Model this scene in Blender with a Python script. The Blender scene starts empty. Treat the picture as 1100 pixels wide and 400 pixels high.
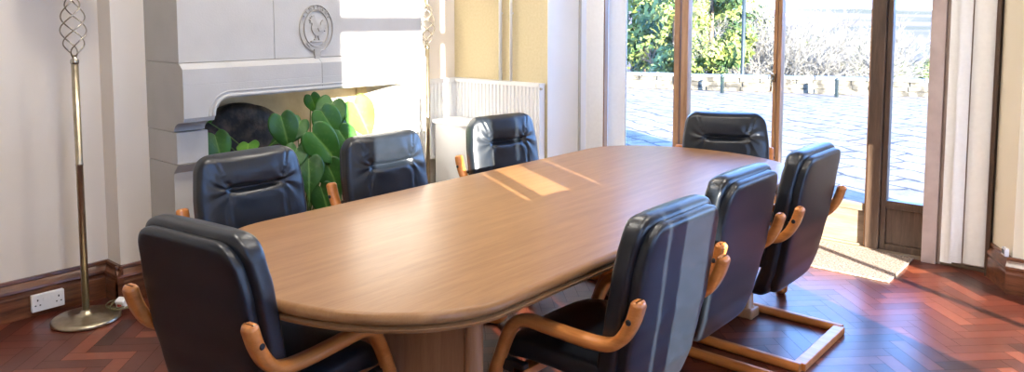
import bpy, math, random
from mathutils import Vector, Matrix, noise
R = random.Random(7)
C = bpy.context.scene.collection
S = bpy.context.scene
rad = math.radians

# ------------------------------------------------------------------ materials
def nt(name):
    m = bpy.data.materials.new(name); m.use_nodes = True
    t = m.node_tree; b = t.nodes['Principled BSDF']
    return m, t, b
def N(t, typ, **kw):
    n = t.nodes.new(typ)
    for k, v in kw.items():
        if k in n.inputs: n.inputs[k].default_value = v
        else: setattr(n, k, v)
    return n
def ramp(t, fac, stops):
    r = t.nodes.new('ShaderNodeValToRGB')
    e = r.color_ramp.elements
    while len(e) < len(stops): e.new(.5)
    for i, (p, c) in enumerate(stops):
        e[i].position = p; e[i].color = (*c, 1)
    t.links.new(fac, r.inputs[0]); return r.outputs[0]
def coords(t, scale=(1, 1, 1), rot=(0, 0, 0)):
    tc = N(t, 'ShaderNodeTexCoord'); mp = N(t, 'ShaderNodeMapping')
    mp.inputs['Scale'].default_value = scale; mp.inputs['Rotation'].default_value = rot
    t.links.new(tc.outputs['Object'], mp.inputs[0]); return mp.outputs[0]
def bump(t, b, h, strength=.2, dist=.01):
    n = N(t, 'ShaderNodeBump', Strength=strength, Distance=dist)
    t.links.new(h, n.inputs['Height']); t.links.new(n.outputs[0], b.inputs['Normal'])
def mottled(name, c1, c2, scale=8, rough=.7, st=(1, 1, 1), bs=0, bscale=None, detail=6, spec=.5, coat=0, metal=0, rot=(0, 0, 0), lo=.3, hi=.7):
    m, t, b = nt(name)
    v = coords(t, st, rot)
    n = N(t, 'ShaderNodeTexNoise', Scale=scale, Detail=detail)
    t.links.new(v, n.inputs['Vector'])
    t.links.new(ramp(t, n.outputs['Fac'], [(lo, c1), (hi, c2)]), b.inputs['Base Color'])
    b.inputs['Roughness'].default_value = rough
    b.inputs['Specular IOR Level'].default_value = spec
    b.inputs['Coat Weight'].default_value = coat
    b.inputs['Metallic'].default_value = metal
    if bs:
        n2 = N(t, 'ShaderNodeTexNoise', Scale=bscale or scale * 4, Detail=4)
        t.links.new(v, n2.inputs['Vector']); bump(t, b, n2.outputs['Fac'], bs, .004)
    return m
def wood(name, c1, c2, axis=1, rough=.3, coat=.3, scale=5, spec=.5):
    st = [9, 9, 9]; st[axis] = .7
    m, t, b = nt(name)
    v = coords(t, tuple(st))
    n = N(t, 'ShaderNodeTexNoise', Scale=scale, Detail=8, Roughness=.62, Distortion=.35)
    t.links.new(v, n.inputs['Vector'])
    n2 = N(t, 'ShaderNodeTexNoise', Scale=scale * 9, Detail=3)
    t.links.new(v, n2.inputs['Vector'])
    mx = N(t, 'ShaderNodeMath', operation='MULTIPLY_ADD'); mx.inputs[1].default_value = .3
    t.links.new(n2.outputs['Fac'], mx.inputs[0]); t.links.new(n.outputs['Fac'], mx.inputs[2])
    t.links.new(ramp(t, mx.outputs[0], [(.45, c1), (.85, c2)]), b.inputs['Base Color'])
    b.inputs['Roughness'].default_value = rough; b.inputs['Coat Weight'].default_value = coat
    b.inputs['Coat Roughness'].default_value = .18; b.inputs['Specular IOR Level'].default_value = spec
    bump(t, b, n2.outputs['Fac'], .04, .002)
    return m
M = {}
M['wall'] = mottled('wall_paint', (.80, .735, .65), (.83, .765, .68), 3, .75, bs=.05, bscale=300)
M['yellow'] = mottled('wallpaper', (.58, .49, .30), (.64, .55, .35), 60, .65, bs=.25, bscale=90)
M['cream'] = mottled('cream_paint', (.82, .73, .55), (.85, .76, .58), 3, .75)
M['white'] = mottled('white_paint', (.80, .80, .80), (.84, .84, .84), 3, .4)
M['ceiling'] = mottled('ceiling_paint', (.86, .86, .85), (.88, .88, .87), 3, .8)
M['stone'] = mottled('dressed_stone', (.44, .425, .395), (.50, .485, .455), 4, .85, bs=.22, bscale=120)
M['stone_side'] = M['stone']
M['carve'] = mottled('carved_stone', (.38, .36, .33), (.44, .425, .39), 20, .85, bs=.3, bscale=120)
M['hearth'] = mottled('hearth_plaster', (.46, .38, .24), (.62, .53, .36), 7, .85, bs=.3)
M['iron'] = mottled('sooty_iron', (.010, .008, .007), (.13, .085, .06), 14, .55, bs=1.0, bscale=22, lo=.45, hi=.75)
M['skirt'] = wood('stained_skirting', (.045, .013, .006), (.24, .085, .035), 1, .28, .4, 4)
M['skirtx'] = wood('stained_skirting_across', (.045, .013, .006), (.24, .085, .035), 0, .28, .4, 4)
M['frame'] = wood('window_oak', (.25, .12, .05), (.50, .27, .13), 2, .4, .2, 4)
M['darkframe'] = wood('dark_door_wood', (.05, .030, .020), (.12, .075, .05), 2, .4, .2, 4)
M['sill'] = wood('weathered_sill', (.16, .11, .075), (.30, .22, .15), 0, .6, 0, 3)
M['table'] = wood('cherry_veneer', (.255, .120, .046), (.355, .182, .074), 1, .34, .08, 3.2, spec=.28)
M['tablev'] = wood('cherry_veneer_upright', (.36, .17, .08), (.50, .27, .14), 2, .35, .3, 3.2)
M['bent'] = wood('bent_beech', (.50, .16, .035), (.70, .27, .07), 0, .3, .4, 3)
M['leather'] = mottled('black_leather', (.006, .009, .013), (.009, .012, .018), 30, .32, bs=.10, bscale=260, spec=.6)
M['leather'].node_tree.nodes['Principled BSDF'].inputs['Coat Roughness'].default_value = .3
M['bolt'] = mottled('black_bolt', (.01, .01, .01), (.03, .03, .03), 10, .3)
M['brass'] = mottled('antique_brass', (.42, .36, .25), (.54, .47, .34), 30, .33, metal=1)
M['steel'] = mottled('brushed_cage_metal', (.42, .38, .30), (.5, .46, .38), 30, .22, metal=1)
M['plastic'] = mottled('white_plastic', (.82, .82, .84), (.86, .86, .88), 5, .3)
M['hole'] = mottled('dark_slot', (.02, .02, .02), (.03, .03, .03), 5, .6)
M['cable'] = mottled('olive_cable', (.10, .09, .04), (.16, .14, .07), 20, .5)
M['blind'] = mottled('blind_fabric', (.88, .88, .87), (.92, .92, .91), 40, .8, bs=.1, bscale=200)
M['pinkish'] = mottled('pinkish_jamb', (.44, .34, .30), (.55, .44, .39), 10, .6)
M['pot'] = mottled('terracotta', (.30, .12, .06), (.42, .19, .10), 12, .8)
M['soil'] = mottled('soil', (.02, .012, .008), (.05, .03, .02), 40, .95, bs=.6)
M['stem'] = mottled('green_stem', (.08, .16, .03), (.16, .28, .06), 20, .5)
M['mat'] = mottled('coir_mat', (.13, .09, .07), (.48, .38, .31), 90, .95, bs=.8, bscale=200, detail=3, lo=.35, hi=.65)
M['glassy_white'] = mottled('opal_shade', (.8, .78, .72), (.85, .83, .78), 5, .3)
M['brick'] = mottled('outer_render', (.5, .46, .4), (.6, .55, .48), 5, .9)
def leafmat(name, a, b_):
    m, t, b = nt(name)
    v = coords(t)
    w = N(t, 'ShaderNodeTexNoise', Scale=9, Detail=4); t.links.new(v, w.inputs['Vector'])
    at = N(t, 'ShaderNodeAttribute', attribute_name='vein')
    mx = N(t, 'ShaderNodeMix', data_type='RGBA')
    t.links.new(at.outputs['Fac'], mx.inputs[0])
    t.links.new(ramp(t, w.outputs['Fac'], [(.3, a), (.7, b_)]), mx.inputs[6])
    mx.inputs[7].default_value = (min(1, b_[0] * 2.2 + .06), min(1, b_[1] * 1.6 + .06), b_[2] * 1.5 + .03, 1)
    t.links.new(mx.outputs[2], b.inputs['Base Color'])
    b.inputs['Roughness'].default_value = .33
    tr = N(t, 'ShaderNodeBsdfTranslucent'); tr.inputs[0].default_value = (b_[0] * 2, b_[1] * 1.6, b_[2], 1)
    ms = N(t, 'ShaderNodeMixShader'); ms.inputs[0].default_value = .25
    t.links.new(b.outputs[0], ms.inputs[1]); t.links.new(tr.outputs[0], ms.inputs[2])
    t.links.new(ms.outputs[0], t.nodes['Material Output'].inputs[0])
    return m
M['leaf_dark'] = leafmat('dark_leaf', (.018, .075, .016), (.045, .16, .03))
M['leaf_mid'] = leafmat('mid_leaf', (.025, .115, .018), (.06, .20, .03))
M['leaf_bright'] = leafmat('bright_leaf', (.08, .23, .035), (.14, .33, .055))
def glass():
    m = bpy.data.materials.new('window_glass'); m.use_nodes = True
    t = m.node_tree; t.nodes.clear()
    o = N(t, 'ShaderNodeOutputMaterial'); tr = N(t, 'ShaderNodeBsdfTransparent'); g = N(t, 'ShaderNodeBsdfGlossy')
    tr.inputs[0].default_value = (.97, .98, .98, 1); g.inputs['Roughness'].default_value = .01
    f = N(t, 'ShaderNodeFresnel', IOR=1.35); ms = N(t, 'ShaderNodeMixShader')
    t.links.new(f.outputs[0], ms.inputs[0]); t.links.new(tr.outputs[0], ms.inputs[1]); t.links.new(g.outputs[0], ms.inputs[2])
    t.links.new(ms.outputs[0], o.inputs[0]); return m
M['glass'] = glass()
def parquet():
    m, t, b = nt('parquet_blocks')
    at = N(t, 'ShaderNodeAttribute', attribute_name='tone')
    tc = N(t, 'ShaderNodeTexCoord')
    n = N(t, 'ShaderNodeTexNoise', Scale=26, Detail=6); t.links.new(tc.outputs['Object'], n.inputs['Vector'])
    n3 = N(t, 'ShaderNodeTexNoise', Scale=2.2, Detail=5); t.links.new(tc.outputs['Object'], n3.inputs['Vector'])
    a = N(t, 'ShaderNodeMath', operation='MULTIPLY_ADD'); a.inputs[1].default_value = .25
    t.links.new(n.outputs['Fac'], a.inputs[0]); t.links.new(at.outputs['Fac'], a.inputs[2])
    t.links.new(ramp(t, a.outputs[0], [(.1, (.045, .010, .006)), (.6, (.12, .026, .014)), (.98, (.25, .065, .030))]), b.inputs['Base Color'])
    r = N(t, 'ShaderNodeMapRange'); r.inputs['To Min'].default_value = .22; r.inputs['To Max'].default_value = .42
    t.links.new(n3.outputs['Fac'], r.inputs[0]); t.links.new(r.outputs[0], b.inputs['Roughness'])
    b.inputs['Coat Weight'].default_value = .25; b.inputs['Coat Roughness'].default_value = .25
    bump(t, b, n.outputs['Fac'], .12, .002)
    return m
M['parquet'] = parquet()
M['gap'] = mottled('parquet_gap', (.02, .008, .005), (.03, .012, .008), 5, .8)
def flags():
    m, t, b = nt('stone_flags')
    v = coords(t, (1, 1, 1), (0, 0, .5))
    n = N(t, 'ShaderNodeTexNoise', Scale=1.4, Detail=4); t.links.new(v, n.inputs['Vector'])
    mxv = N(t, 'ShaderNodeMix', data_type='RGBA'); mxv.inputs[0].default_value = .30
    t.links.new(v, mxv.inputs[6]); t.links.new(n.outputs['Color'], mxv.inputs[7])
    br = N(t, 'ShaderNodeTexBrick', Scale=1.5); br.inputs['Color1'].default_value = (.31, .25, .18, 1)
    br.inputs['Color2'].default_value = (.235, .195, .145, 1); br.inputs['Mortar'].default_value = (.075, .07, .065, 1)
    br.inputs['Mortar Size'].default_value = .022; br.inputs['Brick Width'].default_value = .7; br.inputs['Row Height'].default_value = .42
    t.links.new(mxv.outputs[2], br.inputs['Vector'])
    n2 = N(t, 'ShaderNodeTexNoise', Scale=4.5, Detail=9, Roughness=.75); t.links.new(v, n2.inputs['Vector'])
    mm = N(t, 'ShaderNodeMix', data_type='RGBA', blend_type='MULTIPLY'); mm.inputs[0].default_value = .75
    t.links.new(br.outputs['Color'], mm.inputs[6])
    t.links.new(ramp(t, n2.outputs['Fac'], [(.38, (.42, .44, .48)), (.56, (1, 1, 1))]), mm.inputs[7])
    t.links.new(mm.outputs[2], b.inputs['Base Color']); b.inputs['Roughness'].default_value = .85; b.inputs['Specular IOR Level'].default_value = .15
    return m
M['flags'] = flags()
M['rubble'] = mottled('rubble_wall', (.04, .035, .025), (.22, .19, .13), 5, .9, bs=1, bscale=9, lo=.4, hi=.6)
M['cap'] = mottled('wall_coping', (.09, .09, .085), (.16, .16, .15), 4, .9)
M['conifer'] = mottled('yellow_green_foliage', (.02, .055, .010), (.22, .25, .05), 1.6, .7, detail=3, lo=.4, hi=.6)
M['redleaf'] = mottled('russet_twigs', (.24, .09, .05), (.42, .22, .13), 3, .8)
M['twig'] = mottled('pale_bark', (.065, .06, .048), (.25, .23, .19), 4, .8)
M['darkbush'] = mottled('dark_undergrowth', (.03, .05, .02), (.22, .28, .07), 2, .9)
M['field'] = mottled('hill_fields', (.13, .12, .08), (.26, .19, .19), .012, .9, spec=0, lo=.42, hi=.58)
M['trunk'] = mottled('trunk_bark', (.08, .05, .03), (.18, .12, .08), 5, .9)
M['darkmetal'] = mottled('dark_green_metal', (.006, .012, .010), (.012, .02, .018), 5, .5)
M['sign'] = mottled('red_sign', (.40, .04, .05), (.5, .06, .06), 5, .6)
def emis(name, col, s):
    m = bpy.data.materials.new(name); m.use_nodes = True
    b = m.node_tree.nodes['Principled BSDF']
    b.inputs['Base Color'].default_value = (*col, 1); b.inputs['Emission Color'].default_value = (*col, 1)
    b.inputs['Emission Strength'].default_value = s; return m
M['lamp'] = emis('fill_light_glow', (1, .92, .81), 16.0)  # glow of the unseen fill lights added at the ceiling

# ------------------------------------------------------------------ mesh helpers
class MB:
    def __init__(s): s.v = []; s.f = []; s.sm = []
    def add(s, vs, fs, smooth=False, mt=None):
        o = len(s.v)
        s.v += [tuple(mt @ Vector(p)) if mt else tuple(p) for p in vs]
        s.f += [tuple(i + o for i in f) for f in fs]; s.sm += [smooth] * len(fs); return s
    def box(s, x0, x1, y0, y1, z0, z1, mt=None):
        vs = [(x, y, z) for z in (z0, z1) for y in (y0, y1) for x in (x0, x1)]
        return s.add(vs, [(0, 2, 3, 1), (4, 5, 7, 6), (0, 1, 5, 4), (2, 6, 7, 3), (0, 4, 6, 2), (1, 3, 7, 5)], mt=mt)
    def loops(s, ls, smooth=True, cap=True, closed=False, mt=None):
        n = len(ls[0]); vs = [p for l in ls for p in l]; fs = []
        K = len(ls)
        for i in range(K if closed else K - 1):
            a = i * n; b = ((i + 1) % K) * n
            for j in range(n): k = (j + 1) % n; fs.append((a + j, a + k, b + k, b + j))
        s.add(vs, fs, smooth, mt)
        if cap and not closed:
            o = len(s.v) - len(vs)
            s.f += [tuple(o + j for j in reversed(range(n))), tuple(o + (K - 1) * n + j for j in range(n))]; s.sm += [False] * 2
        return s
    def tube(s, pts, r, n=10, mt=None, cap=True, closed=False):
        pts = [Vector(p) for p in pts]; rs = r if isinstance(r, (list, tuple)) else [r] * len(pts)
        ls = []; up = Vector((0, 0, 1)); prev = None
        for i, p in enumerate(pts):
            if closed: d = (pts[(i + 1) % len(pts)] - pts[i - 1]).normalized()
            else: d = (pts[min(i + 1, len(pts) - 1)] - pts[max(i - 1, 0)]).normalized()
            if prev is None:
                a = d.cross(up if abs(d.z) < .95 else Vector((1, 0, 0))).normalized()
            else:
                a = (prev - d * prev.dot(d)).normalized()
            prev = a; b = d.cross(a)
            ls.append([tuple(p + (a * math.cos(t) + b * math.sin(t)) * rs[i]) for t in [2 * math.pi * k / n for k in range(n)]])
        return s.loops(ls, True, cap, closed, mt)
    def ribbon(s, pts, w, th, y0, bev=.006, mt=None, taper=True):
        """rounded-rect section swept along a path in the xz plane, w across y"""
        P = [Vector((a, b)) for a, b in pts]; ls = []
        for i, p in enumerate(P):
            sc = (.45, .80)[i] if (i < 2 and taper) else 1
            d = (P[min(i + 1, len(P) - 1)] - P[max(i - 1, 0)]).normalized(); nn = Vector((-d.y, d.x))
            l = []
            hw, ht = w / 2 * (.5 + sc / 2), th / 2 * sc
            for (sy, sn) in ((1, 1), (-1, 1), (-1, -1), (1, -1)):
                for q in (0, 1):
                    a = (hw - (bev if (q == 0) == (sy * sn < 0) else 0)) * sy
                    b = (ht - (bev if (q == 0) != (sy * sn < 0) else 0)) * sn
                    l.append((p.x + nn.x * b, y0 + a, p.y + nn.y * b))
            ls.append(l)
        return s.loops(ls, False, True, False, mt)
    def lathe(s, prof, n=32, c=(0, 0, 0), smooth=True, mt=None):
        ls = [[(c[0] + r * math.cos(2 * math.pi * k / n), c[1] + r * math.sin(2 * math.pi * k / n), c[2] + z) for k in range(n)] for r, z in prof]
        return s.loops(ls, smooth, True, False, mt)
    def prism(s, poly, axis, a, b, mt=None):
        def P(u, v, w):
            return {'x': (w, u, v), 'y': (u, w, v), 'z': (u, v, w)}[axis]
        return s.loops([[P(u, v, a) for u, v in poly], [P(u, v, b) for u, v in poly]], False, True, False, mt)
    def build(s, name, mat, parent=None, bevel=0, seg=2, auto=None, loc=None):
        me = bpy.data.meshes.new(name); me.from_pydata(s.v, [], s.f)
        me.polygons.foreach_set('use_smooth', s.sm if auto is None else [True] * len(s.f))
        me.materials.append(mat); me.validate(); me.update()
        import bmesh
        bm = bmesh.new(); bm.from_mesh(me); bmesh.ops.recalc_face_normals(bm, faces=bm.faces); bm.to_mesh(me); bm.free()
        if auto is not None: me.set_sharp_from_angle(angle=rad(auto))
        o = bpy.data.objects.new(name, me); C.objects.link(o)
        if loc: o.location = loc
        if parent: o.parent = parent
        if bevel:
            md = o.modifiers.new('edge', 'BEVEL'); md.width = bevel; md.segments = seg; md.limit_method = 'ANGLE'; md.angle_limit = rad(35)
        return o
def tag(o, label=None, cat=None, group=None, kind=None):
    if label: o['label'] = label
    if cat: o['category'] = cat
    if group: o['group'] = group
    if kind: o['kind'] = kind
    return o
def empty(name, loc=(0, 0, 0), rz=0, **kw):
    o = bpy.data.objects.new(name, None); C.objects.link(o); o.location = loc; o.rotation_euler = (0, 0, rz)
    o.empty_display_size = .1
    return tag(o, **kw)
def struct(name, mb, mat, **kw):
    return tag(mb.build(name, mat, **kw), kind='structure')
def copy_tree(o, parent=None):
    c = o.copy(); C.objects.link(c)
    if parent: c.parent = parent
    for ch in list(o.children): copy_tree(ch, c)
    return c
def smooth_path(pts, it=2):
    for _ in range(it):
        q = [pts[0]]
        for a, b in zip(pts, pts[1:]):
            q += [tuple(.75 * i + .25 * j for i, j in zip(a, b)), tuple(.25 * i + .75 * j for i, j in zip(a, b))]
        q.append(pts[-1]); pts = q
    return pts

# ------------------------------------------------------------------ room numbers (metres)
XL, XR = -4.30, 1.30          # left and right walls
YB = -1.6                      # wall behind
YRET, XBR = 1.64, -4.14        # return and chimney breast
YS, YE = 1.81, 3.46            # fireplace ends
YRAD = 4.30                    # radiator wall
XREV = -3.36                   # left reveal of window bay
YW = 5.20                      # window plane
XP, YP = -.72, 4.87            # right pier
H = 3.3

# floor -------------------------------------------------------------
def herringbone():
    me = bpy.data.meshes.new('floor'); vs = []; fs = []; tone = []; mi = []
    L, W, g = .30, .075, .0009
    k = int(L / W)
    ca, sa = math.cos(rad(45)), math.sin(rad(45))
    def quad(x0, y0, x1, y1):
        cx, cy = (x0 + x1) / 2, (y0 + y1) / 2
        X, Y = cx * ca - cy * sa, cx * sa + cy * ca
        X += -1.5; Y += 1.8
        if not (XL - .2 < X < XR + .2 and YB - .2 < Y < YW + .25): return
        o = len(vs)
        for (x, y) in ((x0 + g, y0 + g), (x1 - g, y0 + g), (x1 - g, y1 - g), (x0 + g, y1 - g)):
            vs.append((x * ca - y * sa - 1.5, x * sa + y * ca + 1.8, 0))
        fs.append((o, o + 1, o + 2, o + 3)); tone.append(R.gauss(.38, .17)); mi.append(0)
    for i in range(-70, 70):
        for j in range(-30, 30):
            x = i * W + j * L; y = i * W - j * L       # herringbone lattice
            quad(x, y, x + L, y + W)
            quad(x, y + W, x + W, y + W + L)
    o = len(vs)
    for (x, y) in ((XL - .2, YB - .2), (XR + .2, YB - .2), (XR + .2, YW + .25), (XL - .2, YW + .25)): vs.append((x, y, -.0015))
    fs.append((o, o + 1, o + 2, o + 3)); tone.append(0); mi.append(1)
    for (x, y) in ((XL - .2, YB - .2), (XR + .2, YB - .2), (XR + .2, YW + .25), (XL - .2, YW + .25)): vs.append((x, y, -.08))
    fs.append((o + 7, o + 6, o + 5, o + 4)); tone.append(0); mi.append(1)
    for a in range(4):
        b = (a + 1) % 4; fs.append((o + a, o + 4 + a, o + 4 + b, o + b)); tone.append(0); mi.append(1)
    me.from_pydata(vs, [], fs); me.materials.append(M['parquet']); me.materials.append(M['gap'])
    me.polygons.foreach_set('material_index', mi)
    a = me.attributes.new('tone', 'FLOAT', 'FACE'); a.data.foreach_set('value', tone)
    me.update(); ob = bpy.data.objects.new('floor', me); C.objects.link(ob); return ob
tag(herringbone(), kind='structure')

# walls ---------------------------------------------------------------
struct('ceiling', MB().box(XL - .3, XR + .1, YB - .2, YW + .4, H, H + .25), M['ceiling'])
struct('wall_left', MB().box(XL - .3, XL, YB - .2, YRAD + .02, 0, H), M['wall'])
br = MB()
br.box(XL - .01, XBR, YRET, 1.98, 0, H); br.box(XL - .01, XBR, 3.32, 3.60, 0, H); br.box(XL - .01, XBR, 1.98, 3.32, 1.18, H)
struct('wall_chimney', br, M['wall'])
struct('wall_alcove', MB().box(XL - .3, XREV - .004, YRAD, YRAD + .12, 0, H), M['yellow'])
struct('wall_reveal', MB().box(XREV - .12, XREV - .004, YRAD + .121, YW + .15, 0, H).box(XREV - .0035, XREV, YRAD, YW + .15, 0, H), M['white'])
struct('wall_window', MB().box(XREV, XP - .001, YW - .02, YW + .15, 2.55, H).box(-.299, XR, YW - .02, YW + .15, 2.55, H), M['white'])
pier = MB().prism([(XP, YW + .15), (XP, 5.13), (-.585, YP), (-.30, YP), (-.30, YW + .15)], 'z', 0, H)
struct('wall_pier', pier, M['cream'])
# right wall with two tall openings
r = MB()
r.box(XR, XR + .08, YB - .2, -.45, 0, H)
r.box(XR, XR + .08, -.45, 1.45, 0, .25); r.box(XR, XR + .08, -.45, 1.45, 3.12, H)
r.box(XR, XR + .08, 1.45, 2.66, 0, H)
r.box(XR, XR + .08, 2.66, 3.74, 0, .06); r.box(XR, XR + .08, 2.66, 3.74, 1.35, H)
r.box(XR, XR + .08, 3.74, YW + .15, 0, H)
struct('wall_right', r, M['cream'])
# back wall with wide window
r = MB()
r.box(XL - .3, XR + .08, YB - .2, YB, 0, H)
struct('wall_back', r, M['cream'])

def skirting(name, p0, p1, nrm, mat, h=.2):
    """moulded skirting from p0 to p1, standing off the wall along nrm"""
    prof = [(0, 0), (.03, 0), (.03, h * .55), (.026, h * .6), (.026, h * .66), (.032, h * .70), (.030, h * .76), (.018, h * .84), (.012, h * .9), (.018, h * .93), (.016, h), (0, h)]
    p0 = Vector(p0); p1 = Vector(p1); n = Vector(nrm)
    mb = MB().loops([[(p.x + n.x * a, p.y + n.y * a, z) for a, z in prof] for p in (p0, p1)], False)
    return struct(name, mb, mat)
skirting('baseboard_left', (XL, YB), (XL, YRET), (1, 0), M['skirt'])
skirting('baseboard_return', (XL, YRET), (XBR + .03, YRET), (0, -1), M['skirtx'])
skirting('baseboard_chimney', (XBR, YRET - .03), (XBR, YS), (1, 0), M['skirt'])
skirting('baseboard_right', (XR, YB), (XR, 2.64), (-1, 0), M['skirt'])
dv = Vector((-.585 - XP, YP - 5.13)).normalized(); nv = Vector((dv.y, -dv.x))
if nv.x > 0: nv = -nv
skirting('baseboard_pier', (XP, 5.13), (-.585 , YP - .0), tuple(nv), M['skirt'])
skirting('baseboard_pier_front', (-.61, YP), (-.30, YP), (0, -1), M['skirtx'])
skirting('baseboard_back', (XL, YB), (XR, YB), (0, 1), M['skirtx'])

# window wall joinery ---------------------------------------------------
def pane(mb_rects, parent, axis='y'):
    m = MB()
    for (a0, a1, c, z0, z1) in mb_rects:
        if axis == 'y': m.box(a0, a1, c, c + .006, z0, z1)
        else: m.box(c, c + .006, a0, a1, z0, z1)
    return m.build('pane', M['glass'], parent)
def win(name, x0, x1, lw, rw, mat, zb=.30):
    e = tag(empty(name, ((x0 + x1) / 2, YW, 0)), kind='structure')
    cx = (x0 + x1) / 2
    f = MB()
    f.box(x0 - cx, x0 - cx + lw, 0, .07, 0, 2.55); f.box(x1 - cx - rw, x1 - cx, 0, .07, 0, 2.55)
    f.box(x0 - cx + lw, x1 - cx - rw, 0, .07, 2.47, 2.55)
    f.build('window_frame', mat, e, bevel=.004)
    s = MB().box(x0 - cx + lw, x1 - cx - rw, .01, .06, .03, zb - .05)
    s.box(x0 - cx + lw, x1 - cx - rw, 0, .07, 0, .03); s.box(x0 - cx + lw, x1 - cx - rw, -.005, .07, zb - .05, zb)
    s.build('lower_panel', M['sill'], e, bevel=.004)
    pane([(x0 - cx + lw, x1 - cx - rw, .035, zb, 2.47)], e)
    return e
win('window_1', XREV, -2.805, .05, .045, M['frame'])
win('window_2', -2.790, -2.055, .055, .024, M['frame'])
win('window_3', -2.050, -1.437, .026, .012, M['frame'])
win('window_7', -.298, .50, .05, .03, M['frame'])
win('window_8', .505, XR - .001, .03, .05, M['frame'])
# recolour the heavy post by the door: its own dark post
struct('trim_1', MB().box(-1.437, -1.352, -.02 + YW, YW + .08, 0, 2.55), M['darkframe'], bevel=.006)
d = tag(empty('door_1', (-1.2, YW, 0)), kind='structure')
df = MB().box(-.150, -.118, 0, .06, .01, 2.5).box(.105, .150, 0, .06, .01, 2.5).box(-.118, .105, 0, .06, 2.42, 2.5).box(-.118, .105, 0, .06, .29, .34).box(-.118, .105, 0, .06, .01, .06)
df.build('door_leaf', M['darkframe'], d, bevel=.004)
MB().box(-.118, .105, .015, .045, .06, .29).build('door_panel', M['darkframe'], d, bevel=.003)
pane([(-.118, .105, .03, .34, 2.42)], d)
struct('trim_2', MB().box(-1.05, XP + .005, YW - .005, YW + .1, 0, 2.55), M['pinkish'], bevel=.004)
struct('trim_3', MB().box(-1.093, -1.01, YW - .06, YW - .005, 0, 2.55).box(-1.01, -.99, YW - .035, YW - .005, 0, 2.55), M['pinkish'], bevel=.006)
struct('trim_4', MB().box(XREV, XP, YW - .03, YW + .12, -.02, .018), M['sill'], bevel=.004)
# stay or latch on the middle post
lt = MB().box(-2.085, -2.055, YW - .025, YW, 1.06, 1.12).tube([(-2.07, YW - .02, 1.10), (-2.07, YW - .045, 1.10), (-2.07, YW - .05, 1.0)], .007)
tag(lt.build('window_latch', M['steel']), 'small metal latch fixed on the narrow brown window post', 'latch')

# right wall windows
def side_window(name, y0, y1, z0, z1, bars, mulls):
    e = tag(empty(name, (XR, (y0 + y1) / 2, z0)), kind='structure'); cy = (y0 + y1) / 2
    f = MB()
    f.box(.02, .07, y0 - cy, y0 - cy + .02, 0, z1 - z0); f.box(.02, .07, y1 - cy - .02, y1 - cy, 0, z1 - z0)
    f.box(.02, .07, y0 - cy, y1 - cy, 0, .03); f.box(.02, .07, y0 - cy, y1 - cy, z1 - z0 - .03, z1 - z0)
    for a, b in bars: f.box(.02, .07, y0 - cy, y1 - cy, a - z0, b - z0)
    for a, b in mulls: f.box(.03, .06, a - cy, b - cy, 0, z1 - z0)
    f.build('window_frame', M['darkframe'], e)
    pane([(y0 - cy, y1 - cy, .04, 0, z1 - z0)], e, 'x')
side_window('window_4', -.45, 1.45, .25, 3.12, [(2.56, 2.66)], [])
side_window('window_5', 2.66, 3.74, .06, 1.35, [], [(3.385, 3.43)])

# ------------------------------------------------------------------ blinds
def blind(x0, x1, y, z0, z1, label, group, bow=.006, skew=0.):
    e = empty('vertical_blind_panel', ((x0 + x1) / 2, y, z0)); w = (x1 - x0) / 2
    tag(e, label, 'blind', group)
    n = 8; fr = [(-w + 2 * w * i / n, -bow * (1 - (2 * i / n - 1) ** 2) + skew * (2 * i / n - 1)) for i in range(n + 1)]
    poly = fr + [(a, b + .004) for a, b in reversed(fr)]
    MB().prism(poly, 'z', .03, z1 - z0).build('fabric', M['blind'], e, auto=40)
    poly = [(a, b - .002) for a, b in fr] + [(a, b + .006) for a, b in reversed(fr)]
    MB().prism(poly, 'z', 0, .035).build('hem_pocket', M['blind'], e, auto=40)
    return e
gr = 'white blind panels by the glazed door'
blind(-.985, -.922, 5.125, .03, 2.6, 'white hanging blind panel nearest the glazed door', gr)
blind(-.925, -.868, 5.09, .05, 2.6, 'narrow white blind panel, middle one of the three right of the door', gr, .003, .01)
blind(-.865, -.755, 5.13, .045, 2.6, 'widest white blind panel, rightmost beside the dark gap at the cream pier', gr, .008)
gr = 'white blind panels at the left of the window'
blind(-3.345, -3.19, 4.75, .05, 2.6, 'white blind panel hanging against the left window reveal, the nearer one', gr, .004)
blind(-3.275, -3.122, 4.95, .05, 2.6, 'white blind panel immediately left of the glass, behind its neighbour', gr, .006)
struct('pier_shade_strip', MB().box(-.748, -.728, 5.10, YW + .01, 0, 2.6), M['darkframe'])  # dark strip standing in for the shadow gap beside the pier
struct('trim_6', MB().box(XREV, XP, 4.72, 5.17, 2.6, 2.66), M['white'])

struct('trim_7', MB().box(XREV + .0005, XREV + .02, 4.995, 5.04, 0, 2.6), M['frame'])
struct('reveal_shade_strip', MB().box(XREV + .0005, XREV + .012, 4.67, 4.69, 0, 2.6), M['stone'])  # grey strip standing in for a shadow line on the reveal
# blinds in the right-hand window (these cut the sun into stripes)
def yblind(y0, y1, z0, z1, label):
    e = empty('vertical_blind_panel', (XR - .02, (y0 + y1) / 2, z0)); w = (y1 - y0) / 2
    tag(e, label, 'blind', 'drawn blind panels in the right wall window')
    MB().box(-.002, .002, -w, w, 0, z1 - z0).build('fabric', M['blind'], e)
yblind(-.46, .690, .25, 1.70, 'drawn white blind panel covering the lower right wall window')
yblind(.712, .800, .25, 1.70, 'slim white blind slat between two gaps of the right wall window')
yblind(-.46, .12, 1.70, 3.12, 'white blind panel across the upper near half of the right wall window')
yblind(.985, 1.18, .25, 3.12, 'white blind slat beyond the wide gap in the right wall window')
yblind(1.20, 1.46, .25, 3.12, 'white blind panel at the far edge of the right wall window')

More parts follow.
